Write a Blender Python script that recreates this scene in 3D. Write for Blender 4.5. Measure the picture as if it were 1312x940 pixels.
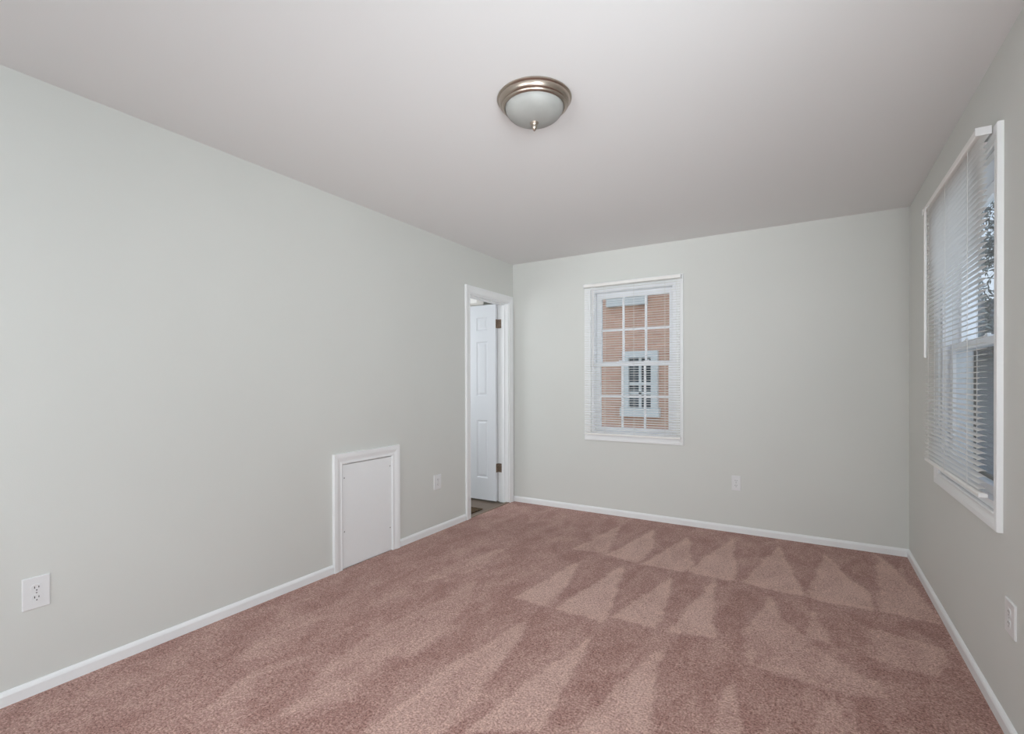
import bpy, bmesh, math, random
import numpy as np
from mathutils import Vector, Matrix
random.seed(7)
for o in list(bpy.data.objects): bpy.data.objects.remove(o)
S = bpy.context.scene
C = S.collection
R = math.radians

# ---------------------------------------------------------------- camera
cam_d = bpy.data.cameras.new('camera'); cam = bpy.data.objects.new('camera', cam_d); C.objects.link(cam)
F_PX, YAW, PITCH, ROLL, CAM_H, HOR = 632.18, 0.5438, -0.0055, -0.0030, 1.2285, 492.91
fw = Vector((-math.sin(YAW)*math.cos(PITCH), math.cos(YAW)*math.cos(PITCH), math.sin(PITCH)))
rt = Vector((math.cos(YAW), math.sin(YAW), 0)); up = rt.cross(fw)
r2 = rt*math.cos(ROLL)+up*math.sin(ROLL); u2 = -rt*math.sin(ROLL)+up*math.cos(ROLL)
m = Matrix.Identity(4)
for i in range(3):
    m[i][0] = r2[i]; m[i][1] = u2[i]; m[i][2] = -fw[i]
m[2][3] = CAM_H
cam.matrix_world = m
cam_d.sensor_width = 36; cam_d.lens = F_PX/1312*36
cam_d.shift_y = (HOR-470)/1312
cam_d.clip_start = 0.02; cam_d.clip_end = 200
S.camera = cam

# ---------------------------------------------------------------- light and exposure
S.view_settings.view_transform = 'Standard'; S.view_settings.look = 'None'
S.view_settings.exposure = 0.0; S.view_settings.gamma = 1.0
S.view_settings.use_curve_mapping = False
WORLD_STRENGTH = 1.3
REAR_W, REAR_DOWN_W, REAR_UP_W, SIDE_W, SIDE_FWD_W, HALL_W = 4.0, 8.5, 2.4, 37.0, 18.3, 17.5  # watts of the added fill lamps
w = bpy.data.worlds.new('overcast_sky'); S.world = w; w.use_nodes = True
nt = w.node_tree; nt.nodes.clear()
out = nt.nodes.new('ShaderNodeOutputWorld'); bg = nt.nodes.new('ShaderNodeBackground')
tc = nt.nodes.new('ShaderNodeTexCoord'); sp = nt.nodes.new('ShaderNodeSeparateXYZ'); cr = nt.nodes.new('ShaderNodeValToRGB')
nt.links.new(tc.outputs['Generated'], sp.inputs[0]); nt.links.new(sp.outputs['Z'], cr.inputs[0])
cr.color_ramp.elements[0].position = 0.0; cr.color_ramp.elements[0].color = (.80, .86, .95, 1)
cr.color_ramp.elements[1].position = 0.8; cr.color_ramp.elements[1].color = (.62, .76, 1, 1)
nt.links.new(cr.outputs[0], bg.inputs[0]); bg.inputs[1].default_value = WORLD_STRENGTH
nt.links.new(bg.outputs[0], out.inputs[0])

def area(name, loc, direction, sx, sy, watts, col):
    d = bpy.data.lights.new(name, 'AREA'); d.shape = 'RECTANGLE'; d.size = sx; d.size_y = sy; d.energy = watts; d.color = col
    o = bpy.data.objects.new(name, d); C.objects.link(o); o.location = loc
    o.rotation_euler = Vector(direction).to_track_quat('-Z', 'Y').to_euler()
    return o
# added fill lamps at two invented unseen windows, standing in for bounced flash
area('added_fill_rear', (-1.25, -1.22, 1.45), (0, 1, 0), 1.9, 1.3, REAR_W, (.96, .98, 1.0))
a = area('added_fill_rear_down', (-1.25, -1.22, 1.45), (0, 1, -.3), 1.8, 1.2, REAR_DOWN_W, (.96, .98, 1.0)); a.data.spread = R(90)
a = area('added_fill_rear_up', (-1.25, -1.22, 1.12), (0, 1, .3), 1.8, .6, REAR_UP_W, (.96, .98, 1.0)); a.data.spread = R(40)
area('added_fill_side', (.61, -.15, 1.45), (-1, 0, 0), 1.2, 1.3, SIDE_W, (.86, .95, 1.0))
a = area('added_fill_side_forward', (.61, -.15, 1.20), (-1, 2.2, .75), .9, .9, SIDE_FWD_W, (.92, .96, 1.0)); a.data.spread = R(90)
# added fill lamp in the hall to brighten the door leaf; no window there
area('added_fill_hall', (-4.35, 3.2, 1.5), (1, .35, 0), .9, 1.2, HALL_W, (.90, .95, 1.0))

# ---------------------------------------------------------------- materials
def newmat(name, col, rough=.5, metal=0.0, **kw):
    mt = bpy.data.materials.new(name); mt.use_nodes = True
    b = mt.node_tree.nodes['Principled BSDF']
    b.inputs['Base Color'].default_value = (*col, 1); b.inputs['Roughness'].default_value = rough; b.inputs['Metallic'].default_value = metal
    for k, v in kw.items(): b.inputs[k.replace('_', ' ')].default_value = v
    return mt
def s2l(r, g, b):
    f = lambda c: (c/255/12.92) if c/255 <= .04045 else ((c/255+.055)/1.055)**2.4
    return (f(r), f(g), f(b))
def add_noise_bump(mt, scale, dist, strength=.3, detail=3):
    n = mt.node_tree; b = n.nodes['Principled BSDF']
    t = n.nodes.new('ShaderNodeTexCoord'); no = n.nodes.new('ShaderNodeTexNoise'); bu = n.nodes.new('ShaderNodeBump')
    no.inputs['Scale'].default_value = scale; no.inputs['Detail'].default_value = detail
    bu.inputs['Distance'].default_value = dist; bu.inputs['Strength'].default_value = strength
    n.links.new(t.outputs['Object'], no.inputs['Vector']); n.links.new(no.outputs['Fac'], bu.inputs['Height']); n.links.new(bu.outputs[0], b.inputs['Normal'])
def add_mottle(mt, c1, c2, scale):
    n = mt.node_tree; b = n.nodes['Principled BSDF']
    t = n.nodes.new('ShaderNodeTexCoord'); no = n.nodes.new('ShaderNodeTexNoise'); r = n.nodes.new('ShaderNodeValToRGB')
    no.inputs['Scale'].default_value = scale; no.inputs['Detail'].default_value = 4
    r.color_ramp.elements[0].position = .35; r.color_ramp.elements[0].color = (*c1, 1)
    r.color_ramp.elements[1].position = .65; r.color_ramp.elements[1].color = (*c2, 1)
    n.links.new(t.outputs['Object'], no.inputs['Vector']); n.links.new(no.outputs['Fac'], r.inputs[0]); n.links.new(r.outputs[0], b.inputs['Base Color'])

M = {}
M['wall'] = newmat('pale_grey_wall_paint', s2l(222, 223, 218), .6)
add_mottle(M['wall'], s2l(221, 222, 217), s2l(223, 224, 219), 1.5); add_noise_bump(M['wall'], 180, .0008, .25)
M['ceiling'] = newmat('white_ceiling_paint', s2l(235, 234, 233), .85)
add_noise_bump(M['ceiling'], 150, .0008, .25)
M['trim'] = newmat('white_trim_paint', s2l(248, 249, 249), .35); add_noise_bump(M['trim'], 60, .0005, .2)
M['door'] = newmat('white_door_paint', s2l(232, 234, 238), .38); add_noise_bump(M['door'], 90, .0004, .2)
M['vinyl'] = newmat('white_window_vinyl', s2l(250, 251, 253), .35); add_noise_bump(M['vinyl'], 40, .0003, .1)
M['blind'] = newmat('off_white_blind_slat', s2l(250, 248, 244), .4); add_noise_bump(M['blind'], 50, .0002, .1)
M['cord'] = newmat('white_cord', s2l(235, 233, 228), .8); add_noise_bump(M['cord'], 900, .0003, .4)
M['wand'] = newmat('clear_white_wand', s2l(238, 236, 232), .2); add_noise_bump(M['wand'], 30, .0002, .1)
M['plate'] = newmat('white_plastic', s2l(236, 236, 236), .3); add_noise_bump(M['plate'], 300, .0002, .1)
M['slot'] = newmat('dark_slot', s2l(40, 38, 36), .6); add_noise_bump(M['slot'], 300, .0002, .1)
M['steel'] = newmat('screw_steel', s2l(170, 168, 164), .35, 1); add_noise_bump(M['steel'], 300, .0002, .1)
M['nickel'] = newmat('brushed_nickel', s2l(176, 164, 152), .3, 1.0); add_noise_bump(M['nickel'], 220, .0003, .2)
M['brass'] = newmat('worn_hinge_brass', s2l(140, 124, 110), .45, .5); add_mottle(M['brass'], s2l(122, 106, 92), s2l(168, 150, 134), 90)
M['dark'] = newmat('dark_gap', s2l(26, 25, 26), .9); add_noise_bump(M['dark'], 100, .0005, .2)
M['frost'] = newmat('frosted_glass', s2l(160, 160, 156), .5); add_mottle(M['frost'], s2l(155, 155, 151), s2l(166, 166, 162), 9)
# window glass: clear to light, a little mirror at grazing angles
g = bpy.data.materials.new('window_glass'); g.use_nodes = True; n = g.node_tree; n.nodes.clear()
o_ = n.nodes.new('ShaderNodeOutputMaterial'); mx = n.nodes.new('ShaderNodeMixShader'); tr = n.nodes.new('ShaderNodeBsdfTransparent'); gl = n.nodes.new('ShaderNodeBsdfGlossy'); fr = n.nodes.new('ShaderNodeFresnel')
tr.inputs[0].default_value = (.93, .96, .97, 1); gl.inputs['Roughness'].default_value = .02; fr.inputs[0].default_value = 1.45
ge = n.nodes.new('ShaderNodeNewGeometry'); sb = n.nodes.new('ShaderNodeMath'); sb.operation = 'SUBTRACT'; sb.use_clamp = True   # reflect only on entering the pane
n.links.new(fr.outputs[0], sb.inputs[0]); n.links.new(ge.outputs['Backfacing'], sb.inputs[1])
n.links.new(sb.outputs[0], mx.inputs[0]); n.links.new(tr.outputs[0], mx.inputs[1]); n.links.new(gl.outputs[0], mx.inputs[2]); n.links.new(mx.outputs[0], o_.inputs[0])
M['glass'] = g
# insect screen: fine grey mesh, part open
g = bpy.data.materials.new('insect_screen'); g.use_nodes = True; n = g.node_tree; n.nodes.clear()
o_ = n.nodes.new('ShaderNodeOutputMaterial'); mx = n.nodes.new('ShaderNodeMixShader'); tr = n.nodes.new('ShaderNodeBsdfTransparent'); df = n.nodes.new('ShaderNodeBsdfDiffuse')
mx.inputs[0].default_value = .30; df.inputs[0].default_value = (.10, .105, .11, 1)
n.links.new(tr.outputs[0], mx.inputs[1]); n.links.new(df.outputs[0], mx.inputs[2]); n.links.new(mx.outputs[0], o_.inputs[0])
M['screen'] = g

def carpet_mat():
    mt = newmat('rose_cut_pile_carpet', s2l(150, 112, 106), .95); n = mt.node_tree; b = n.nodes['Principled BSDF']
    L = n.links; N = n.nodes.new
    t = N('ShaderNodeTexCoord'); at = N('ShaderNodeAttribute'); at.attribute_name = 'nap'
    # tuft speckle
    sp1 = N('ShaderNodeTexNoise'); sp1.inputs['Scale'].default_value = 120; sp1.inputs['Detail'].default_value = 5; sp1.inputs['Roughness'].default_value = .85
    L.new(t.outputs['Object'], sp1.inputs['Vector'])
    mr = N('ShaderNodeMapRange'); mr.inputs['From Min'].default_value = .38; mr.inputs['From Max'].default_value = .62
    L.new(sp1.outputs['Fac'], mr.inputs['Value'])
    # broad patches in the pile
    mp = N('ShaderNodeMapping'); mp.inputs['Scale'].default_value = (1.7, .9, 1); mp.inputs['Rotation'].default_value = (0, 0, R(12))
    L.new(t.outputs['Object'], mp.inputs['Vector'])
    bn = N('ShaderNodeTexNoise'); bn.inputs['Scale'].default_value = 4.2; bn.inputs['Detail'].default_value = 7; bn.inputs['Roughness'].default_value = .68; bn.inputs['Distortion'].default_value = .6
    L.new(mp.outputs[0], bn.inputs['Vector'])
    b2 = N('ShaderNodeMapRange'); b2.inputs['From Min'].default_value = .35; b2.inputs['From Max'].default_value = .65; b2.inputs['To Min'].default_value = -.27; b2.inputs['To Max'].default_value = .27
    L.new(bn.outputs['Fac'], b2.inputs['Value'])
    ad = N('ShaderNodeMath'); ad.operation = 'ADD'; ad.use_clamp = True
    gn = N('ShaderNodeTexNoise'); gn.inputs['Scale'].default_value = 48; gn.inputs['Detail'].default_value = 4; gn.inputs['Roughness'].default_value = .8
    L.new(t.outputs['Object'], gn.inputs['Vector'])
    g2 = N('ShaderNodeMapRange'); g2.inputs['From Min'].default_value = .36; g2.inputs['From Max'].default_value = .64; g2.inputs['To Min'].default_value = -.30; g2.inputs['To Max'].default_value = .30
    L.new(gn.outputs['Fac'], g2.inputs['Value'])
    a2 = N('ShaderNodeMath'); a2.operation = 'ADD'
    L.new(b2.outputs[0], a2.inputs[0]); L.new(g2.outputs[0], a2.inputs[1])
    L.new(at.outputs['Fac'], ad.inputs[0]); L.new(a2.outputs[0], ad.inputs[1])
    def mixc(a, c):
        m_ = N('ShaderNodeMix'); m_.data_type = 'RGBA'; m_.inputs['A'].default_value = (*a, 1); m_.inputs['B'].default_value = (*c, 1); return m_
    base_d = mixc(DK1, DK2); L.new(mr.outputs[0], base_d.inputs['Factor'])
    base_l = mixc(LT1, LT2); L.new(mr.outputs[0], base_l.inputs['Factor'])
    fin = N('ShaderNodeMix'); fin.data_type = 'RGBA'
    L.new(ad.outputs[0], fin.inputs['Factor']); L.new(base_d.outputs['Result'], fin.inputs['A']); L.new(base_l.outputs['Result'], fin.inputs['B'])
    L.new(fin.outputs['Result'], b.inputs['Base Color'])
    bu = N('ShaderNodeBump'); bu.inputs['Distance'].default_value = .006; bu.inputs['Strength'].default_value = .6
    L.new(sp1.outputs['Fac'], bu.inputs['Height']); L.new(bu.outputs[0], b.inputs['Normal'])
    b.inputs['Specular IOR Level'].default_value = .1
    b.inputs['Sheen Weight'].default_value = .15; b.inputs['Sheen Roughness'].default_value = .5
    return mt
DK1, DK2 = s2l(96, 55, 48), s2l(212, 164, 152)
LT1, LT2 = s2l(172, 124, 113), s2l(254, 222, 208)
M['carpet'] = carpet_mat()

def brick_mat():
    mt = newmat('weathered_rose_brick', s2l(180, 140, 120), .9); n = mt.node_tree; b = n.nodes['Principled BSDF']
    t = n.nodes.new('ShaderNodeTexCoord'); mp = n.nodes.new('ShaderNodeMapping'); mp.inputs['Rotation'].default_value = (R(90), 0, 0)
    br = n.nodes.new('ShaderNodeTexBrick'); br.inputs['Scale'].default_value = 1.0
    br.inputs['Brick Width'].default_value = .215; br.inputs['Row Height'].default_value = .075; br.inputs['Mortar Size'].default_value = .006
    br.inputs['Color1'].default_value = (*s2l(214, 166, 140), 1); br.inputs['Color2'].default_value = (*s2l(200, 152, 128), 1); br.inputs['Mortar'].default_value = (*s2l(206, 178, 154), 1)
    n.links.new(t.outputs['Object'], mp.inputs[0]); n.links.new(mp.outputs[0], br.inputs['Vector']); n.links.new(br.outputs['Color'], b.inputs['Base Color'])
    return mt
M['brick'] = brick_mat()
M['siding'] = newmat('blue_grey_siding', s2l(162, 170, 180), .7); add_mottle(M['siding'], s2l(155, 163, 173), s2l(170, 178, 187), 2)
M['roof'] = newmat('grey_shingle_roof', s2l(98, 94, 92), .9); add_mottle(M['roof'], s2l(84, 80, 78), s2l(112, 106, 102), 6)
M['ext_white'] = newmat('exterior_white_paint', s2l(214, 212, 206), .6); add_noise_bump(M['ext_white'], 20, .001, .2)
M['pane_dark'] = newmat('dark_window_pane', s2l(52, 60, 64), .12); add_mottle(M['pane_dark'], s2l(44, 52, 56), s2l(66, 74, 78), 3)
M['grass'] = newmat('winter_lawn', s2l(110, 112, 82), .95); add_mottle(M['grass'], s2l(92, 96, 64), s2l(132, 126, 98), 3)
M['bark'] = newmat('grey_bark', s2l(128, 124, 120), .95); add_mottle(M['bark'], s2l(104, 100, 98), s2l(150, 144, 138), 12)
M['needles'] = newmat('grey_green_leaf', s2l(128, 136, 134), .8); add_mottle(M['needles'], s2l(104, 114, 114), s2l(150, 158, 156), 5)
M['mat'] = newmat('dark_brown_mat', s2l(74, 58, 42), .95); add_mottle(M['mat'], s2l(56, 42, 28), s2l(104, 82, 56), 40)
M['metalstrip'] = newmat('tan_threshold_strip', s2l(140, 122, 106), .5); add_noise_bump(M['metalstrip'], 100, .0005, .2)
M['ext_wall'] = newmat('exterior_sheathing', s2l(190, 188, 182), .8); add_noise_bump(M['ext_wall'], 30, .001, .2)
def plank_mat():
    mt = newmat('taupe_vinyl_plank', s2l(140, 126, 114), .45); n = mt.node_tree; b = n.nodes['Principled BSDF']
    t = n.nodes.new('ShaderNodeTexCoord'); mp = n.nodes.new('ShaderNodeMapping'); mp.inputs['Rotation'].default_value = (0, 0, R(90))
    br = n.nodes.new('ShaderNodeTexBrick'); br.inputs['Scale'].default_value = 1; br.inputs['Brick Width'].default_value = .9; br.inputs['Row Height'].default_value = .15; br.inputs['Mortar Size'].default_value = .002
    br.inputs['Color1'].default_value = (*s2l(134, 117, 103), 1); br.inputs['Color2'].default_value = (*s2l(120, 104, 91), 1); br.inputs['Mortar'].default_value = (*s2l(96, 84, 74), 1)
    n.links.new(t.outputs['Object'], mp.inputs[0]); n.links.new(mp.outputs[0], br.inputs['Vector']); n.links.new(br.outputs['Color'], b.inputs['Base Color'])
    return mt
M['plank'] = plank_mat()
lampm = newmat('lit_lamp_glass', (1, 1, 1), .4); lb = lampm.node_tree.nodes['Principled BSDF']
lb.inputs['Emission Color'].default_value = (1, .98, .93, 1); lb.inputs['Emission Strength'].default_value = .35; M['lampglass'] = lampm

# ---------------------------------------------------------------- mesh helpers
IDT = lambda a, b, z: (a, b, z)
def box(bm, a0, a1, b0, b1, z0, z1, T=IDT):
    P = [(a0, b0, z0), (a1, b0, z0), (a1, b1, z0), (a0, b1, z0), (a0, b0, z1), (a1, b0, z1), (a1, b1, z1), (a0, b1, z1)]
    v = [bm.verts.new(T(*p)) for p in P]
    for f in ((0, 3, 2, 1), (4, 5, 6, 7), (0, 1, 5, 4), (1, 2, 6, 5), (2, 3, 7, 6), (3, 0, 4, 7)): bm.faces.new([v[i] for i in f])
def quad(bm, pts):
    bm.faces.new([bm.verts.new(p) for p in pts])
def lathe(bm, prof, c, seg=64, T=IDT):
    rings = []
    for r_, z in prof:
        if r_ < 1e-6: rings.append([bm.verts.new(T(c[0], c[1], c[2]+z))])
        else: rings.append([bm.verts.new(T(c[0]+r_*math.cos(2*math.pi*k/seg), c[1]+r_*math.sin(2*math.pi*k/seg), c[2]+z)) for k in range(seg)])
    for A, B in zip(rings, rings[1:]):
        for k in range(seg):
            k2 = (k+1) % seg
            if len(A) == 1 and len(B) == 1: continue
            if len(A) == 1: bm.faces.new((A[0], B[k], B[k2]))
            elif len(B) == 1: bm.faces.new((A[k], A[k2], B[0]))
            else: bm.faces.new((A[k], A[k2], B[k2], B[k]))
def disc(bm, ca, cz, b0, b1, r_, T, seg=20):
    """short cylinder whose axis is the wall normal"""
    A = [bm.verts.new(T(ca+r_*math.cos(2*math.pi*k/seg), b0, cz+r_*math.sin(2*math.pi*k/seg))) for k in range(seg)]
    B = [bm.verts.new(T(ca+r_*.92*math.cos(2*math.pi*k/seg), b1, cz+r_*.92*math.sin(2*math.pi*k/seg))) for k in range(seg)]
    for k in range(seg): bm.faces.new((A[k], A[(k+1) % seg], B[(k+1) % seg], B[k]))
    bm.faces.new(A); bm.faces.new(B)
def tube(bm, p0, p1, r0, r1=None, seg=10):
    r1 = r0 if r1 is None else r1
    p0 = Vector(p0); p1 = Vector(p1); d = (p1-p0).normalized(); x = d.orthogonal().normalized(); y = d.cross(x)
    A = [bm.verts.new(p0+(x*math.cos(2*math.pi*k/seg)+y*math.sin(2*math.pi*k/seg))*r0) for k in range(seg)]
    B = [bm.verts.new(p1+(x*math.cos(2*math.pi*k/seg)+y*math.sin(2*math.pi*k/seg))*r1) for k in range(seg)]
    for k in range(seg): bm.faces.new((A[k], A[(k+1) % seg], B[(k+1) % seg], B[k]))
    bm.faces.new(A); bm.faces.new(B)
def obj(name, bm, mat, parent=None, smooth=False, bevel=0, segs=2):
    bmesh.ops.recalc_face_normals(bm, faces=bm.faces)
    me = bpy.data.meshes.new(name); bm.to_mesh(me); bm.free()
    me.materials.append(mat if not isinstance(mat, str) else M[mat])
    if smooth:
        for p in me.polygons: p.use_smooth = True
    o = bpy.data.objects.new(name, me); C.objects.link(o)
    if parent:
        o.parent = parent
        o.matrix_parent_inverse = Matrix.Translation(-Vector(parent_world(parent)))
    if bevel:
        md = o.modifiers.new('bevel', 'BEVEL'); md.width = bevel; md.segments = segs; md.limit_method = 'ANGLE'; md.angle_limit = R(40)
        for p in me.polygons: p.use_smooth = True
        try: me.set_sharp_from_angle(angle=R(35))
        except Exception: pass
    elif smooth:
        try: me.set_sharp_from_angle(angle=R(40))
        except Exception: pass
    return o
def parent_world(o):
    v = Vector(o.location)
    return v
def thing(name, label, cat, loc=(0, 0, 0), group=None):
    o = bpy.data.objects.new(name, None); C.objects.link(o); o.location = loc; o.empty_display_size = .1
    o['label'] = label; o['category'] = cat
    if group: o['group'] = group
    return o
def sthing(name, label=None, cat=None, loc=(0, 0, 0)):
    o = bpy.data.objects.new(name, None); C.objects.link(o); o.location = loc; o.empty_display_size = .1; o['kind'] = 'structure'
    if label: o['label'] = label
    if cat: o['category'] = cat
    return o
def struct(name, bm, mat, label=None, cat=None, **k):
    o = obj(name, bm, mat, **k); o['kind'] = 'structure'
    if label: o['label'] = label
    if cat: o['category'] = cat
    return o

# ---------------------------------------------------------------- dimensions
XL, XR, YB, YR, H = -2.632, .591, 4.375, -1.20, 2.44
WT = .13        # outer wall thickness
T_back = lambda a, b, z: (a, YB+b, z)       # a = X, b = outwards
T_right = lambda a, b, z: (XR+b, a, z)      # a = Y, b = outwards
T_left = lambda a, b, z: (XL-b, a, z)
T_rear = lambda a, b, z: (a, YR-b, z)

def wall(name, a0, a1, holes, T, th, label, z0=0.0, z1=H, mat='wall'):
    """slab with rectangular holes, split into a grid of boxes without inner faces"""
    xs = sorted({a0, a1, *[h[0] for h in holes], *[h[1] for h in holes]})
    zs = sorted({z0, z1, *[h[2] for h in holes], *[h[3] for h in holes]})
    xs = [x for x in xs if a0 <= x <= a1]; zs = [z for z in zs if z0 <= z <= z1]
    def solid(i, j):
        if i < 0 or j < 0 or i >= len(xs)-1 or j >= len(zs)-1: return False
        x = (xs[i]+xs[i+1])/2; z = (zs[j]+zs[j+1])/2
        return not any(h[0] < x < h[1] and h[2] < z < h[3] for h in holes)
    bm = bmesh.new()
    for i in range(len(xs)-1):
        for j in range(len(zs)-1):
            if not solid(i, j): continue
            A, B, Z0, Z1 = xs[i], xs[i+1], zs[j], zs[j+1]
            for b in (0, th): quad(bm, [T(A, b, Z0), T(B, b, Z0), T(B, b, Z1), T(A, b, Z1)])
            if not solid(i-1, j): quad(bm, [T(A, 0, Z0), T(A, th, Z0), T(A, th, Z1), T(A, 0, Z1)])
            if not solid(i+1, j): quad(bm, [T(B, 0, Z0), T(B, th, Z0), T(B, th, Z1), T(B, 0, Z1)])
            if not solid(i, j-1): quad(bm, [T(A, 0, Z0), T(B, 0, Z0), T(B, th, Z0), T(A, th, Z0)])
            if not solid(i, j+1): quad(bm, [T(A, 0, Z1), T(B, 0, Z1), T(B, th, Z1), T(A, th, Z1)])
    bmesh.ops.remove_doubles(bm, verts=bm.verts, dist=1e-5)
    return struct(name, bm, mat, label, 'wall')

W1 = (-1.772, -.988, .742, 2.092)            # back window rough opening
W2 = (2.478, 3.412, .742, 2.098)             # right window
W3 = (-2.2, -.3, .8, 2.1)                    # made-up window behind the camera, opening for the rear fill
W4 = (-.75, .45, .8, 2.1)                    # made-up window beside the camera, out of view, for the side fill
DO = (3.612, 4.290, -.02, 2.035)             # door opening
AP = (2.186, 2.637, 0.0, .694)               # access hatch

wall('wall_back', XL-.12, XR+WT, [W1], T_back, WT, 'pale grey far wall holding the smaller blind-covered window')
wall('wall_right', YR, YB, [W2, W4], T_right, WT, 'grey side wall on the right with the large blind-covered window')
wall('wall_left', YR, YB, [DO, AP], T_left, .115, 'long pale grey wall on the left with doorway and small hatch', z0=-.02)
wall('wall_rear', XL-.115, XR+WT, [W3], T_rear, WT, 'pale grey wall behind the camera')

# ceiling
bm = bmesh.new(); box(bm, XL-.115, XR+WT, YR-WT, YB+WT, H, H+.12); struct('ceiling', bm, 'ceiling', 'plain white painted ceiling', 'ceiling')

# carpeted floor, with the vacuum strokes combed in the pile stored as an attribute
def unproject(u, v):
    f_r = Vector(r2); f_u = Vector(u2); d = fw + f_r*(u-656)/F_PX + f_u*(HOR-v)/F_PX
    t = -CAM_H/d.z
    return (t*d.x, t*d.y)
def k7(*pts): return [unproject(600+x/2.187, 640+y/2.187) for x, y in pts]
def k8(*pts): return [unproject(100+x/2.187, 660+y/2.187) for x, y in pts]
strokes = [  # (strength, polygon on the floor)
    (.75, k7((430, 70), (290, 138), (385, 152))),
    (.95, k7((518, 84), (388, 155), (478, 178), (520, 130))),
    (.95, k7((616, 103), (482, 182), (600, 200), (632, 190))),
    (1., k7((742, 108), (612, 202), (752, 232))),
    (1., k7((868, 128), (766, 232), (860, 255), (948, 270), (905, 200))),
    (1., k7((1000, 152), (945, 274), (1140, 312), (1125, 262), (1060, 215))),
    (.9, k7((1143, 150), (1152, 312), (1330, 352), (1290, 290), (1215, 215))),
    (.9, k7((318, 165), (128, 276), (228, 300), (275, 240))),
    (1., k7((440, 180), (245, 304), (378, 346), (410, 270))),
    (1., k7((572, 212), (400, 328), (528, 362), (560, 290))),
    (1., k7((692, 222), (560, 372), (690, 388))),
    (.8, k7((850, 268), (768, 372), (785, 462), (860, 400), (880, 330))),
    (.8, k7((972, 305), (940, 385), (1018, 402))),
    (.6, k7((880, 330), (800, 470), (1000, 530), (1175, 560), (1160, 520), (1010, 440))),
    (.6, k7((1110, 352), (1120, 440), (1330, 500), (1330, 420))),
    (.8, k7((165, 335), (-60, 470), (-140, 600), (10, 530), (120, 430))),
    (1., k7((345, 378), (150, 520), (-10, 656), (215, 640), (290, 500))),
    (1., k7((545, 405), (420, 520), (290, 660), (510, 680), (520, 520))),
    (.75, k7((745, 490), (700, 590), (690, 690), (780, 690), (752, 560))),
    (.5, k7((600, 640), (540, 690), (640, 690))),
    (.6, k7((1010, 540), (960, 690), (1150, 690), (1050, 600))),
    (.75, k8((1250, 300), (1040, 420), (760, 640), (1000, 640), (1180, 430))),
    (.42, k8((1120, 180), (940, 270), (740, 380), (940, 400), (1080, 270))),
    (.38, k8((880, 300), (690, 430), (560, 560), (760, 520), (880, 380))),
    (.32, k8((700, 250), (520, 330), (420, 420), (600, 380))),
    (.3, k8((500, 430), (330, 560), (300, 660), (470, 600))),
    (.5, k8((1200, 90), (1060, 130), (960, 190), (1130, 150))),
    (.3, k8((1290, 130), (1180, 190), (1310, 180))),
]
step = .012
nx = int((XR-XL)/step)+1; ny = int((YB-YR)/step)+1
gx = np.linspace(XL, XR, nx); gy = np.linspace(YR, YB, ny)
GX, GY = np.meshgrid(gx, gy)
rng = np.random.default_rng(3)
# ragged stroke edges: jitter the sample position a little, smoothly
def smooth_noise(cell):
    a = rng.normal(size=(int(6/cell)+3, int(4/cell)+3))
    fx = (GX-XL)/cell; fy = (GY-YR)/cell; ix = fx.astype(int); iy = fy.astype(int); tx = fx-ix; ty = fy-iy
    tx = tx*tx*(3-2*tx); ty = ty*ty*(3-2*ty)
    return (a[iy, ix]*(1-tx)+a[iy, ix+1]*tx)*(1-ty)+(a[iy+1, ix]*(1-tx)+a[iy+1, ix+1]*tx)*ty
JX = GX+smooth_noise(.09)*.006+smooth_noise(.02)*.005; JY = GY+smooth_noise(.09)*.006+smooth_noise(.02)*.005
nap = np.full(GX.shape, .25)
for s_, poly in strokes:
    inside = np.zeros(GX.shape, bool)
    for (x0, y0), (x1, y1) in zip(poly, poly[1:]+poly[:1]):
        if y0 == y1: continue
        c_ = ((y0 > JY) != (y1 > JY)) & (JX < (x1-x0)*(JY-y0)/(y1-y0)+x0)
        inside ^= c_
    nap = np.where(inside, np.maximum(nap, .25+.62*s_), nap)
for _ in range(1):
    nap[1:-1, 1:-1] = (nap[1:-1, 1:-1]*2+nap[:-2, 1:-1]+nap[2:, 1:-1]+nap[1:-1, :-2]+nap[1:-1, 2:])/6
me = bpy.data.meshes.new('floor')
co = np.stack([GX, GY, np.zeros_like(GX)], -1).reshape(-1, 3)
idx = np.arange(nx*ny).reshape(ny, nx)
fc = np.stack([idx[:-1, :-1], idx[:-1, 1:], idx[1:, 1:], idx[1:, :-1]], -1).reshape(-1, 4)
me.vertices.add(len(co)); me.vertices.foreach_set('co', co.ravel())
me.loops.add(fc.size); me.loops.foreach_set('vertex_index', fc.ravel().astype(np.int32))
me.polygons.add(len(fc)); me.polygons.foreach_set('loop_start', np.arange(0, fc.size, 4, dtype=np.int32)); me.polygons.foreach_set('loop_total', np.full(len(fc), 4, np.int32))
me.update(calc_edges=True)
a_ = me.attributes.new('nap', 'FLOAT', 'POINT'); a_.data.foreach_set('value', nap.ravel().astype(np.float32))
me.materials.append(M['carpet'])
fl = bpy.data.objects.new('floor', me); C.objects.link(fl); fl['kind'] = 'structure'; fl['label'] = 'rose carpet floor with vacuum stroke marks'; fl['category'] = 'carpet'
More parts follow.
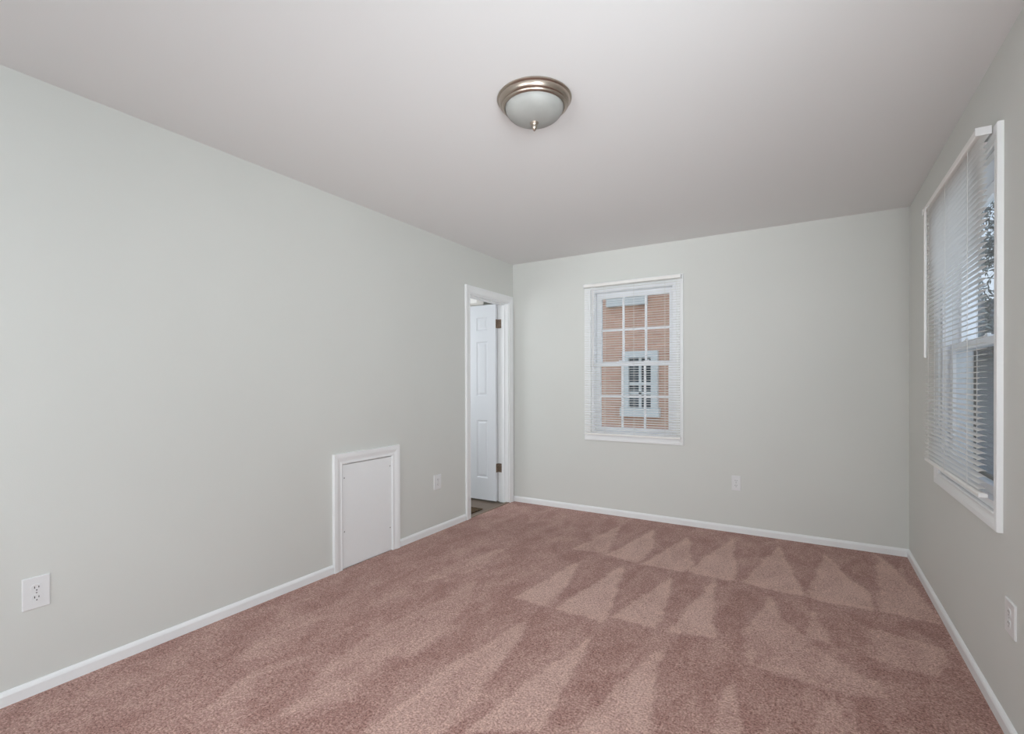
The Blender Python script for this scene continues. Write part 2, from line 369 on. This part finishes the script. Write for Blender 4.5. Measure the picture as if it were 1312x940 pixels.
# carpet tongue in the doorway
# ---------------------------------------------------------------- baseboards
BBH, BBT = .055, .013
def baseboard(name, a0, a1, T, label):
    prof = [(0, 0), (-BBT, 0), (-BBT, BBH*.72), (-BBT*.75, BBH*.86), (-BBT*.35, BBH*.97), (0, BBH)]
    bm = bmesh.new()
    A = [bm.verts.new(T(a0, b, z)) for b, z in prof]; B = [bm.verts.new(T(a1, b, z)) for b, z in prof]
    for k in range(len(prof)): bm.faces.new((A[k], A[(k+1) % len(prof)], B[(k+1) % len(prof)], B[k]))
    bm.faces.new(A); bm.faces.new(B)
    return struct(name, bm, 'trim', label, 'baseboard')
baseboard('baseboard_left', YR, 2.113, T_left, 'white baseboard on the left wall, long run before the hatch')
baseboard('baseboard_left', 2.715, 3.538, T_left, 'short white baseboard on the left wall between hatch and doorway')
baseboard('baseboard_back', XL, XR, T_back, 'white baseboard along the far wall')
baseboard('baseboard_right', YR, YB-BBT, T_right, 'white baseboard along the right wall')
baseboard('baseboard_rear', XL+BBT, XR-BBT, T_rear, 'white baseboard behind the camera')

# mitred casing frame around an opening (three or four sides), stepped profile
def casing_mesh(T, a0, a1, z0, z1, wdt, th, four=True):
    """inner opening a0..a1, z0..z1 ; profile from the inner to the outer edge"""
    prof = [(0, 0), (0, th*.55), (wdt*.10, th*.72), (wdt*.22, th*.62), (wdt*.34, th*.66), (wdt*.62, th*.95), (wdt*.80, th), (wdt*.97, th), (wdt, th*.85), (wdt, 0)]
    bm = bmesh.new()
    if four: corners = [(a0, z0, -1, -1), (a1, z0, 1, -1), (a1, z1, 1, 1), (a0, z1, -1, 1)]
    else: corners = [(a0, z0, -1, 0), (a0, z1, -1, 1), (a1, z1, 1, 1), (a1, z0, 1, 0)]
    rings = [[bm.verts.new(T(a+sa*d, -h_, z+sz*d)) for d, h_ in prof] for a, z, sa, sz in corners]
    pairs = list(zip(rings, rings[1:]))+([(rings[-1], rings[0])] if four else [])
    n_ = len(prof)
    for A, B in pairs:
        for k in range(n_): bm.faces.new((A[k], A[(k+1) % n_], B[(k+1) % n_], B[k]))
    if not four:
        bm.faces.new(rings[0]); bm.faces.new(rings[-1])
    return bm

# ---------------------------------------------------------------- double-hung windows
def window(name, Wd, T, low_b, up_b, meet, screen, label, grid=True, cas=.060, cth=.018):
    a0, a1, z0, z1 = Wd
    root = sthing(name, label, 'window', T((a0+a1)/2, 0, z0))
    obj('window_casing', casing_mesh(T, a0, a1, z0, z1, cas, cth), 'trim', root)
    # vinyl master frame lining the opening
    bm = bmesh.new(); t = .030; dp = WT+.01
    box(bm, a0, a0+t, 0.002, dp, z0, z1, T); box(bm, a1-t, a1, 0.002, dp, z0, z1, T); box(bm, a0+t, a1-t, 0.002, dp, z1-t, z1, T); box(bm, a0+t, a1-t, 0.002, dp, z0, z0+t, T)
    # inner stop beads
    for (A, B) in ((a0+t, a0+t+.008), (a1-t-.008, a1-t)): box(bm, A, B, 0.012, 0.024, z0+t, z1-t, T)
    obj('window_frame', bm, 'vinyl', root, bevel=.002)
    i0, i1, j0, j1 = a0+t, a1-t, z0+t, z1-t
    for nm, bb, Z0, Z1, sd, bot, top, lo in (('upper_sash', up_b, meet-.012, j1, .048, .034, .052, False), ('lower_sash', low_b, j0, meet+.018, .048, .036, .036, True)):
        bm = bmesh.new(); d = .014
        box(bm, i0, i0+sd, bb-d, bb+d, Z0, Z1, T); box(bm, i1-sd, i1, bb-d, bb+d, Z0, Z1, T)
        box(bm, i0+sd, i1-sd, bb-d, bb+d, Z0, Z0+bot, T); box(bm, i0+sd, i1-sd, bb-d, bb+d, Z1-top if not lo else Z1-.034, Z1, T)
        s_ = obj(nm, bm, 'vinyl', root, bevel=.002)
        tp = top if not lo else .034
        ga0, ga1, gz0, gz1 = i0+sd, i1-sd, Z0+bot, Z1-tp
        bm = bmesh.new(); box(bm, ga0-.004, ga1+.004, bb+.001, bb+.005, gz0-.004, gz1+.004, T); obj('glass_pane', bm, 'glass', s_)
        for k in ((1, 2) if grid else ()):
            a = ga0+(ga1-ga0)*k/3; bm = bmesh.new(); box(bm, a-.011, a+.011, bb-.006, bb+.0005, gz0-.002, gz1+.002, T); obj('muntin', bm, 'vinyl', s_, bevel=.002)
        zc = (gz0+gz1)/2
        if grid: bm = bmesh.new(); box(bm, ga0-.002, ga1+.002, bb-.0055, bb, zc-.011, zc+.011, T); obj('muntin', bm, 'vinyl', s_, bevel=.002)
        if lo:
            for k in (.3, .7):   # sash locks on the meeting rail
                a = ga0+(ga1-ga0)*k; bm = bmesh.new(); box(bm, a-.03, a+.03, bb-d+.003, bb+d-.002, Z1, Z1+.010, T); box(bm, a-.012, a+.018, bb-d+.006, bb+d-.008, Z1+.010, Z1+.018, T)
                obj('sash_lock', bm, 'vinyl', s_, bevel=.002)
    if screen:
        bm = bmesh.new(); b = dp-.012
        box(bm, i0, i1, b, b+.001, j0, meet, T); sc = obj('insect_screen', bm, 'screen', root)
        bm = bmesh.new()
        for A, B, Z0, Z1 in ((i0, i0+.018, j0, meet), (i1-.018, i1, j0, meet), (i0+.018, i1-.018, j0, j0+.018), (i0+.018, i1-.018, meet-.018, meet)): box(bm, A, B, b-.004, b+.006, Z0, Z1, T)
        obj('screen_frame', bm, 'slot', sc)
    return root
window('window_1', W1, T_back, .055, .090, 1.392, False, 'white double-hung window in the far wall with grid panes')
window('window_2', W2, T_right, .045, .080, 1.392, True, 'white double-hung window in the right wall beside the near edge', grid=False)
window('added_window_rear', W3, T_rear, .055, .090, 1.40, False, 'unseen white window added behind the camera for the fill light')
window('added_window_side', W4, T_right, .055, .090, 1.40, False, 'unseen white window added in the right wall beside the camera for the fill light')

# ---------------------------------------------------------------- mini blinds
def blind(label, group, T, a0, a1, b_mid, head, z_top, z_rail, tilt, wand_a, wand_b, wand_z, wand_r, cords, crown=.0022, droop=None):
    """head = (b_front, b_back, height). tilt > 0 drops the room-side edge"""
    root = thing('window_blind', label, 'window blind', T((a0+a1)/2, b_mid, z_rail), group)
    bf, bb, hh = head
    # headrail: open-topped steel channel with end caps
    bm = bmesh.new(); box(bm, a0, a1, bf, bb, z_top-hh, z_top, T); hr = obj('headrail', bm, 'blind', root, bevel=.003)
    for A, B in ((a0-.004, a0+.004), (a1-.004, a1+.004)):
        bm = bmesh.new(); box(bm, A, B, bf-.002, bb+.002, z_top-hh-.002, z_top+.002, T); obj('end_bracket', bm, 'plate', hr, bevel=.002)
    # bottom rail
    bm = bmesh.new()
    prof = [(-.0125, 0), (.0125, 0), (.0125, .010), (.006, .0165), (-.006, .0165), (-.0125, .010)]
    A = [bm.verts.new(T(a0+.004, b_mid+b, z_rail+z)) for b, z in prof]; B = [bm.verts.new(T(a1-.004, b_mid+b, z_rail+z)) for b, z in prof]
    for k in range(6): bm.faces.new((A[k], A[(k+1) % 6], B[(k+1) % 6], B[k]))
    bm.faces.new(A); bm.faces.new(B)
    br = obj('bottom_rail', bm, 'blind', root, bevel=.001)
    for a in (a0+.0015, a1-.0015):
        bm = bmesh.new(); box(bm, a-.003, a+.003, b_mid-.0135, b_mid+.0135, z_rail-.001, z_rail+.0145, T); obj('rail_cap', bm, 'plate', br, bevel=.001)
    # slats
    pitch = .0215; z = z_rail+.030; k = 0
    sl = .0125; n_ = 6
    top = z_top-hh-.008
    cnt = int((top-z)/pitch)
    pitch = (top-z)/cnt
    for i in range(cnt+1):
        zc = z+i*pitch
        tl = tilt + random.uniform(-.012, .012)
        if droop and i in droop: tl += droop[i]
        bm = bmesh.new(); rows = []
        na = 2
        for ai in range(na+1):
            a = a0+.006+(a1-a0-.012)*ai/na
            row_t = []; row_b = []
            for q in range(n_+1):
                s = -1+2*q/n_; bq = s*sl; zq = crown*(1-s*s)
                b_ = bq*math.cos(tl)-zq*math.sin(tl); z_ = bq*math.sin(tl)+zq*math.cos(tl)
                row_t.append(bm.verts.new(T(a, b_mid+b_, zc+z_+.00025))); row_b.append(bm.verts.new(T(a, b_mid+b_, zc+z_-.00025)))
            rows.append((row_t, row_b))
        for (t0, b0), (t1, b1) in zip(rows, rows[1:]):
            for q in range(n_):
                bm.faces.new((t0[q], t0[q+1], t1[q+1], t1[q])); bm.faces.new((b0[q], b0[q+1], b1[q+1], b1[q]))
            bm.faces.new((t0[0], t1[0], b1[0], b0[0])); bm.faces.new((t0[n_], t1[n_], b1[n_], b0[n_]))
        for (t0, b0) in (rows[0], rows[-1]):
            for q in range(n_): bm.faces.new((t0[q], t0[q+1], b0[q+1], b0[q]))
        obj('slat', bm, 'blind', root, smooth=True)
    # ladder and lift cords
    for a in cords:
        bm = bmesh.new()
        for b, r_ in ((b_mid-.0145, .0009), (b_mid+.0145, .0009)):
            tube(bm, T(a, b, z_rail+.012), T(a, b, z_top-hh+.001), r_, seg=6)
        obj('ladder_cord', bm, 'cord', root)
    # tilt wand
    wz0, wz1 = wand_z
    bm = bmesh.new(); tube(bm, T(wand_a, wand_b, wz1-.03), T(wand_a, wand_b, wz0), wand_r, seg=6); wd = obj('wand', bm, 'wand', root)
    bm = bmesh.new(); tube(bm, T(wand_a, wand_b, wz1-.032), T(wand_a, wand_b, wz1-.010), .0016, seg=6)
    tube(bm, T(wand_a, wand_b, wz1-.010), T(wand_a, bf+.004, wz1-.004), .0018, seg=6)
    obj('wand_hook', bm, 'plate', wd)
    return root
blind('white mini blind lowered over the smaller window in the far wall', None, T_back, -1.820, -.940, -.046, (-.066, -.023, .027), 2.137, .738, R(9), -1.721, -.078, (1.366, 2.112), .0035, (-1.620, -1.345, -1.075), droop={23: R(-8)})
blind('white mini blind lowered over the large window in the right wall', None, T_right, 2.466, 3.480, -.043, (-.066, -.023, .027), 2.164, .796, R(8), 3.325, -.078, (1.350, 2.140), .0065, (3.372, 3.004, 2.616))

# ---------------------------------------------------------------- doorway with open six-panel door
a0, a1, _, dz = DO
dr = sthing('door_1', 'open doorway at the far end of the left wall with white panel door', 'door', (XL, (a0+a1)/2, 0))
obj('door_casing', casing_mesh(T_left, a0+.002, a1-.002, 0, dz-.002, .068, .018, four=False), 'trim', dr)
bm = bmesh.new()
box(bm, a0, a0+.012, .0005, .125, 0, dz, T_left); box(bm, a1-.012, a1, .0005, .125, 0, dz, T_left); box(bm, a0+.012, a1-.012, .0005, .125, dz-.012, dz, T_left)
jm = obj('door_jamb', bm, 'trim', dr, bevel=.001)
bm = bmesh.new()
box(bm, a0+.012, a0+.022, .040, .075, 0, dz-.012, T_left); box(bm, a1-.022, a1-.012, .040, .075, 0, dz-.012, T_left); box(bm, a0+.022, a1-.022, .040, .075, dz-.022, dz-.012, T_left)
obj('door_stop', bm, 'trim', jm, bevel=.001)
# the leaf stands square to the wall, out in the hall
LX1, LW, LY, LT, LZ0, LZ1 = -2.756, .655, 4.234, .035, .008, 2.028
T_leaf = lambda a, b, z: (LX1-a, LY+b, z)      # a runs away from the hinge, b into the leaf
stile, pw = .100, .138; mid = LW-2*stile-2*pw
cols = [(stile, stile+pw), (stile+pw+mid, LW-stile)]
rowsz = [(.235, .835), (1.085, 1.650), (1.765, 1.902)]
def leaf_face(bm, bsign, boff):
    xs = [0, cols[0][0], cols[0][1], cols[1][0], cols[1][1], LW]; zs = [LZ0]+[z for r_ in rowsz for z in r_]+[LZ1]
    P = lambda a, d, z: T_leaf(a, boff+bsign*d, z)
    for i in range(5):
        for j in range(7):
            A, B, Z0, Z1 = xs[i], xs[i+1], zs[j], zs[j+1]
            if i in (1, 3) and j in (1, 3, 5):
                rings = [(0, 0), (.010, .008), (.018, .008), (.034, .002)]
                prev = None
                for ins, dep in rings:
                    r_ = [P(A+ins, dep, Z0+ins), P(B-ins, dep, Z0+ins), P(B-ins, dep, Z1-ins), P(A+ins, dep, Z1-ins)]
                    if prev:
                        for k in range(4): quad(bm, [prev[k], prev[(k+1) % 4], r_[(k+1) % 4], r_[k]])
                    prev = r_
                quad(bm, prev)
            else: quad(bm, [P(A, 0, Z0), P(B, 0, Z0), P(B, 0, Z1), P(A, 0, Z1)])
bm = bmesh.new(); leaf_face(bm, 1, 0); leaf_face(bm, -1, LT)
xs = [0, cols[0][0], cols[0][1], cols[1][0], cols[1][1], LW]; zs = [LZ0]+[z for r_ in rowsz for z in r_]+[LZ1]
for A, B in zip(xs, xs[1:]):
    for z in (LZ0, LZ1): quad(bm, [T_leaf(A, 0, z), T_leaf(B, 0, z), T_leaf(B, LT, z), T_leaf(A, LT, z)])
for A, B in zip(zs, zs[1:]):
    for a in (0, LW): quad(bm, [T_leaf(a, 0, A), T_leaf(a, 0, B), T_leaf(a, LT, B), T_leaf(a, LT, A)])
bmesh.ops.remove_doubles(bm, verts=bm.verts, dist=1e-5)
leaf = obj('door_leaf', bm, 'door', dr)
for b0, b1, sgn in ((0, -.045, -1), (LT, LT+.045, 1)):
    bm = bmesh.new(); ka, kz = LW-.06, .95
    tube(bm, T_leaf(ka, b0, kz), T_leaf(ka, b0+sgn*.004, kz), .03, seg=24); tube(bm, T_leaf(ka, b0, kz), T_leaf(ka, b0+sgn*.035, kz), .009, seg=16); tube(bm, T_leaf(ka, b0+sgn*.028, kz), T_leaf(ka, b0+sgn*.04, kz), .02, .027, seg=24); tube(bm, T_leaf(ka, b0+sgn*.04, kz), T_leaf(ka, b0+sgn*.058, kz), .027, .018, seg=24)
    obj('door_knob', bm, 'nickel', leaf, smooth=True)
for zc in (1.828, .348):
    hg = None
    bm = bmesh.new(); hh = .045
    # plate on the leaf's edge, barrel, plate on the jamb
    box(bm, LX1+.0002, LX1+.003, LY+.003, LY+LT-.002, zc-hh, zc+hh)
    box(bm, LX1+.001, XL-.080, 4.2745, 4.2778, zc-hh, zc+hh)
    for q in range(3):
        z0 = zc-hh+q*hh*2/3; tube(bm, (LX1+.001, LY+LT+.004-.004, z0+.001), (LX1+.001, LY+LT, z0+hh*2/3-.001), .0062, seg=14)
    obj('hinge', bm, 'brass', dr, smooth=True)

# ---------------------------------------------------------------- access hatch
a0, a1, _, dz = AP
ap = thing('access_hatch', 'low white painted access hatch in a moulded frame at the foot of the left wall', 'hatch', (XL, (a0+a1)/2, 0))
obj('hatch_casing', casing_mesh(T_left, a0+.001, a1-.001, 0.0, dz-.001, .072, .020, four=False), 'trim', ap)
bm = bmesh.new(); box(bm, a0+.006, a1-.002, -.004, .014, .004, dz-.006, T_left); pn = obj('hatch_panel', bm, 'trim', ap, bevel=.0015)
bm = bmesh.new(); box(bm, a0+.0005, a1-.0005, .016, .019, 0, dz-.0005, T_left); obj('backing_board', bm, 'dark', ap)
for a, z in ((a0+.02, .60), (a0+.02, .245), (a1-.018, .62), (a1-.018, .17)):
    bm = bmesh.new(); disc(bm, a, z, -.0035, -.0052, .0045, T_left, 14); obj('screw', bm, 'steel', pn, smooth=True)

# ---------------------------------------------------------------- outlets
def outlet(label, T, ca, cz, w_=.074, h_=.118, duplex=True):
    root = thing('wall_outlet', label, 'outlet', T(ca, 0, cz))
    bm = bmesh.new(); A = (w_/2, h_/2)
    # plate with chamfered rim
    r0 = [T(ca+sx*w_/2, 0, cz+sz*h_/2) for sx, sz in ((-1, -1), (1, -1), (1, 1), (-1, 1))]
    r1 = [T(ca+sx*w_/2, -.0035, cz+sz*h_/2) for sx, sz in ((-1, -1), (1, -1), (1, 1), (-1, 1))]
    r3 = [T(ca+sx*(w_/2-.003), -.0062, cz+sz*(h_/2-.003)) for sx, sz in ((-1, -1), (1, -1), (1, 1), (-1, 1))]
    for P, Q in ((r0, r1), (r1, r3)):
        for k in range(4): quad(bm, [P[k], P[(k+1) % 4], Q[(k+1) % 4], Q[k]])
    quad(bm, r3); quad(bm, r0)
    bmesh.ops.remove_doubles(bm, verts=bm.verts, dist=1e-6)
    pl = obj('cover_plate', bm, 'plate', root)
    for s in (-1, 1):
        zc = cz+s*.0195; bm = bmesh.new()
        # rounded-sided receptacle face
        pts = []
        for k in range(28):
            t = 2*math.pi*k/28; x = .0172*math.cos(t); z = .0172*math.sin(t); z = max(-.0142, min(.0142, z)); pts.append((x, z))
        A_ = [bm.verts.new(T(ca+x, -.0062, zc+z)) for x, z in pts]; B_ = [bm.verts.new(T(ca+x*.96, -.0082, zc+z*.96)) for x, z in pts]
        for k in range(28): bm.faces.new((A_[k], A_[(k+1) % 28], B_[(k+1) % 28], B_[k]))
        bm.faces.new(B_); bm.faces.new(A_)
        rc = obj('receptacle', bm, 'plate', root)
        for dx, hh in ((-.0063, .0042), (.0063, .0034)):
            bm = bmesh.new(); box(bm, ca+dx-.0013, ca+dx+.0013, -.0084, -.0080, zc+.003-hh, zc+.003+hh, T); obj('slot', bm, 'slot', rc)
        bm = bmesh.new(); disc(bm, ca, zc-.0085, -.0080, -.0084, .0024, T, 12); obj('ground_hole', bm, 'slot', rc)
    bm = bmesh.new(); disc(bm, ca, cz, -.0062, -.0074, .0028, T, 12); obj('screw', bm, 'steel', root)
    return root
outlet('white wall outlet low on the left wall near the picture edge, beside the long baseboard', T_left, .694, .400, .084, .126)
outlet('small white wall outlet between the access hatch and the doorway', T_left, 3.158, .408, .090, .120)
outlet('white wall outlet below and right of the window in the far wall', T_back, -.516, .402, .068, .120)
outlet('white wall outlet low on the right wall under the large window', T_right, 2.328, .414, .098, .118)

# ---------------------------------------------------------------- ceiling light
cc = (-1.008, 1.858, H)
cl = thing('ceiling_light', 'brushed nickel flush ceiling light with frosted glass bowl, unlit', 'ceiling light', cc)
bm = bmesh.new()
lathe(bm, [(0, 0), (.148, 0), (.155, -.002), (.1585, -.006), (.1585, -.010), (.155, -.013), (.152, -.0145), (.1515, -.018), (.149, -.026), (.1445, -.033), (.140, -.036), (.1385, -.036), (.1375, -.040), (.134, -.044), (.130, -.046), (.126, -.045), (.1245, -.040), (0, -.038)], cc, 96)
obj('metal_rim', bm, 'nickel', cl, smooth=True)
bm = bmesh.new()
prof = [(.1240, -.040)]
for k in range(1, 17):
    t = k/16*math.pi/2; prof.append((.1240*math.cos(t)**.90 if k < 16 else 0, -.040-.067*math.sin(t)))
lathe(bm, prof, cc, 96)
obj('glass_bowl', bm, 'frost', cl, smooth=True)
bm = bmesh.new()
lathe(bm, [(0, -.101), (.017, -.103), (.019, -.107), (.016, -.112), (.0125, -.116), (.012, -.120), (.0125, -.125), (.0095, -.132), (.005, -.138), (0, -.143)], cc, 32)
obj('finial', bm, 'nickel', cl, smooth=True)

# ---------------------------------------------------------------- hall beyond the door
HX0, HX1, HY0, HY1 = -4.6, XL-.115, 2.6, 6.2
bm = bmesh.new(); box(bm, HX0-.1, XL, HY0-.1, HY1+.1, -.10, -.012); struct('floor_hall', bm, 'plank', 'taupe plank floor of the hall beyond the doorway', 'floor')
bm = bmesh.new(); box(bm, HX0-.1, HX1, HY0-.1, HY1+.1, H, H+.1); struct('ceiling_hall', bm, 'ceiling')
T_hx = lambda a, b, z: (HX0-b, a, z); T_hb = lambda a, b, z: (a, HY1+b, z); T_hf = lambda a, b, z: (a, HY0-b, z)
wall('wall_hall_left', HY0, HY1, [], T_hx, .1, None, z0=-.02); wall('wall_hall_back', HX0-.1, HX1, [], T_hb, .1, None, z0=-.02); wall('wall_hall_front', HX0-.1, HX1, [], T_hf, .1, None, z0=-.02)
T_hr = lambda a, b, z: (XL-.115+b, a, z)
wall('wall_hall_right', YB+WT, HY1, [], T_hr, .1, None, z0=-.02)
bm = bmesh.new(); box(bm, XL-.032, XL+.006, DO[0]+.002, DO[1]-.002, -.012, .006)
struct('trim_1', bm, 'metalstrip', 'tan strip where carpet meets the hall floor in the doorway', 'threshold', bevel=.003)
mt_ = None
bm = bmesh.new(); box(bm, -3.35, -2.735, 3.42, 3.965, -.012, -.002)
o = obj('door_mat', bm, 'mat', bevel=.003); o['label'] = 'dark brown mat on the hall floor just inside the doorway'; o['category'] = 'mat'
hl = thing('hall_lamp', 'small lit white lamp high up, seen over the top of the open door', 'lamp', (-3.80, 5.28, H))
bm = bmesh.new(); lathe(bm, [(0, 0), (.07, 0), (.07, -.02), (.06, -.03), (.05, -.03), (.05, -.07), (0, -.07)], (-3.80, 5.28, H), 32); obj('lamp_base', bm, 'plate', hl, smooth=True)
bm = bmesh.new(); box(bm, -3.99, -3.67, 5.20, 5.36, 2.245, 2.372); obj('lamp_shade', bm, 'lampglass', hl, bevel=.012)

# ---------------------------------------------------------------- outside
bm = bmesh.new(); box(bm, -30, 40, YB+WT+.02, 60, -3.2, -3.0); o = struct('ground', bm, 'grass', 'lawn outside seen through the windows', 'lawn')

def out_window(parent, x0, x1, z0, z1, y, blinds=True):
    T = lambda a, b, z: (a, y+b, z)
    t = .15; bm = bmesh.new()
    box(bm, x0, x0+t, -.12, .02, z0, z1, T); box(bm, x1-t, x1, -.12, .02, z0, z1, T); box(bm, x0+t, x1-t, -.12, .02, z1-t, z1, T); box(bm, x0-.04, x1+.04, -.16, .02, z0, z0+t*1.3, T)
    zc = (z0+z1)/2; box(bm, x0+t, x1-t, -.08, -.02, zc-.035, zc+.035, T)
    xc = (x0+x1)/2; box(bm, xc-.03, xc+.03, -.07, -.02, z0+t, z1-t, T)
    for zz in (z0+.36*(z1-z0),): box(bm, x0+t, x1-t, -.07, -.02, zz-.03, zz+.03, T)
    f = obj('window', bm, 'ext_white', parent)
    bm = bmesh.new(); box(bm, x0+t, x1-t, -.04, -.01, z0+t, z1-t, T); obj('pane', bm, 'pane_dark', f)
nb = thing('brick_house', 'rose brick neighbouring house seen through the far wall window', 'house', (-4, 11, -3.0))
bm = bmesh.new(); box(bm, -9, -1.2, 11.0, 17, -3.0, 3.9); obj('wall', bm, 'brick', nb)
bm = bmesh.new(); P = [(-9.4, 10.6, 3.9), (-.8, 10.6, 3.9), (-.8, 17.4, 3.9), (-9.4, 17.4, 3.9)]
v = [bm.verts.new(p) for p in P]+[bm.verts.new((-9.4, 14, 6.2)), bm.verts.new((-.8, 14, 6.2))]
for f in ((0, 1, 5, 4), (2, 3, 4, 5), (0, 4, 3), (1, 2, 5), (0, 3, 2, 1)): bm.faces.new([v[i] for i in f])
obj('roof', bm, 'roof', nb)
bm = bmesh.new(); box(bm, -9.4, -.8, 10.5, 10.62, 3.75, 3.95); obj('gutter', bm, 'ext_white', nb)
out_window(nb, -3.66, -2.86, .45, 1.92, 11.0)
out_window(nb, -3.98, -3.14, 2.95, 3.70, 11.0)
out_window(nb, -6.4, -5.6, .45, 1.92, 11.0)

sh = thing('siding_house', 'blue grey sided house seen through the right window blind', 'house', (5.5, 15, -3.0))
bm = bmesh.new()
z = -3.0
while z < 1.7:
    box(bm, 1.6, 9.5, 14.985, 15.0, z, z+.16); quad(bm, [(1.6, 14.96, z), (9.5, 14.96, z), (9.5, 14.985, z+.16), (1.6, 14.985, z+.16)]); z += .16
box(bm, 1.6, 9.5, 15.0, 21, -3.0, 1.75); obj('wall', bm, 'siding', sh)
bm = bmesh.new(); P = [(1.2, 14.6, 1.75), (9.9, 14.6, 1.75), (9.9, 21.4, 1.75), (1.2, 21.4, 1.75)]
v = [bm.verts.new(p) for p in P]+[bm.verts.new((1.2, 18, 3.4)), bm.verts.new((9.9, 18, 3.4))]
for f in ((0, 1, 5, 4), (2, 3, 4, 5), (0, 4, 3), (1, 2, 5), (0, 3, 2, 1)): bm.faces.new([v[i] for i in f])
obj('roof', bm, 'roof', sh)
out_window(sh, 2.0, 2.75, -.2, 1.3, 14.96); out_window(sh, 4.4, 5.2, -.2, 1.3, 14.96)

def leafy_tree(label, x, y, z0, zc, rx, rz, n_leaf, seed):
    rnd = random.Random(seed)
    root = thing('leafy_tree', label, 'tree', (x, y, z0))
    bm = bmesh.new(); tube(bm, (x, y, z0), (x+.1, y, zc-rz*.3), .16, .10, seg=12); tube(bm, (x+.1, y, zc-rz*.3), (x, y+.1, zc+rz*.5), .10, .04, seg=10); obj('trunk', bm, 'bark', root, smooth=True)
    bm = bmesh.new()
    for k in range(22):
        d = Vector((rnd.gauss(0, 1), rnd.gauss(0, 1), rnd.gauss(0, 1))).normalized(); p0 = Vector((x+.05, y, zc+rnd.uniform(-.5, .4)*rz))
        tube(bm, p0, p0+Vector((d.x*rx, d.y*rx, abs(d.z)*rz*.6))*.85, .03, .008, seg=6)
    obj('branches', bm, 'bark', root, smooth=True)
    clumps = []
    for k in range(46):
        d = Vector((rnd.gauss(0, 1), rnd.gauss(0, 1), rnd.gauss(0, 1))).normalized()*rnd.uniform(.35, 1)
        clumps.append(Vector((x+d.x*rx, y+d.y*rx, zc+d.z*rz)))
    bm = bmesh.new()
    for k in range(n_leaf):
        c = rnd.choice(clumps)+Vector((rnd.gauss(0, .2), rnd.gauss(0, .2), rnd.gauss(0, .2)))
        a = Vector((rnd.gauss(0, 1), rnd.gauss(0, 1), rnd.gauss(0, 1))).normalized(); b = a.orthogonal().normalized()
        L, W_ = rnd.uniform(.05, .09), rnd.uniform(.018, .03)
        quad(bm, [c-a*L, c+b*W_, c+a*L, c-b*W_])
    obj('foliage', bm, 'needles', root)
leafy_tree('grey green leafy tree standing before the blue grey house', 3.55, 12.3, -3.0, 3.3, 1.15, 2.3, 14000, 4)
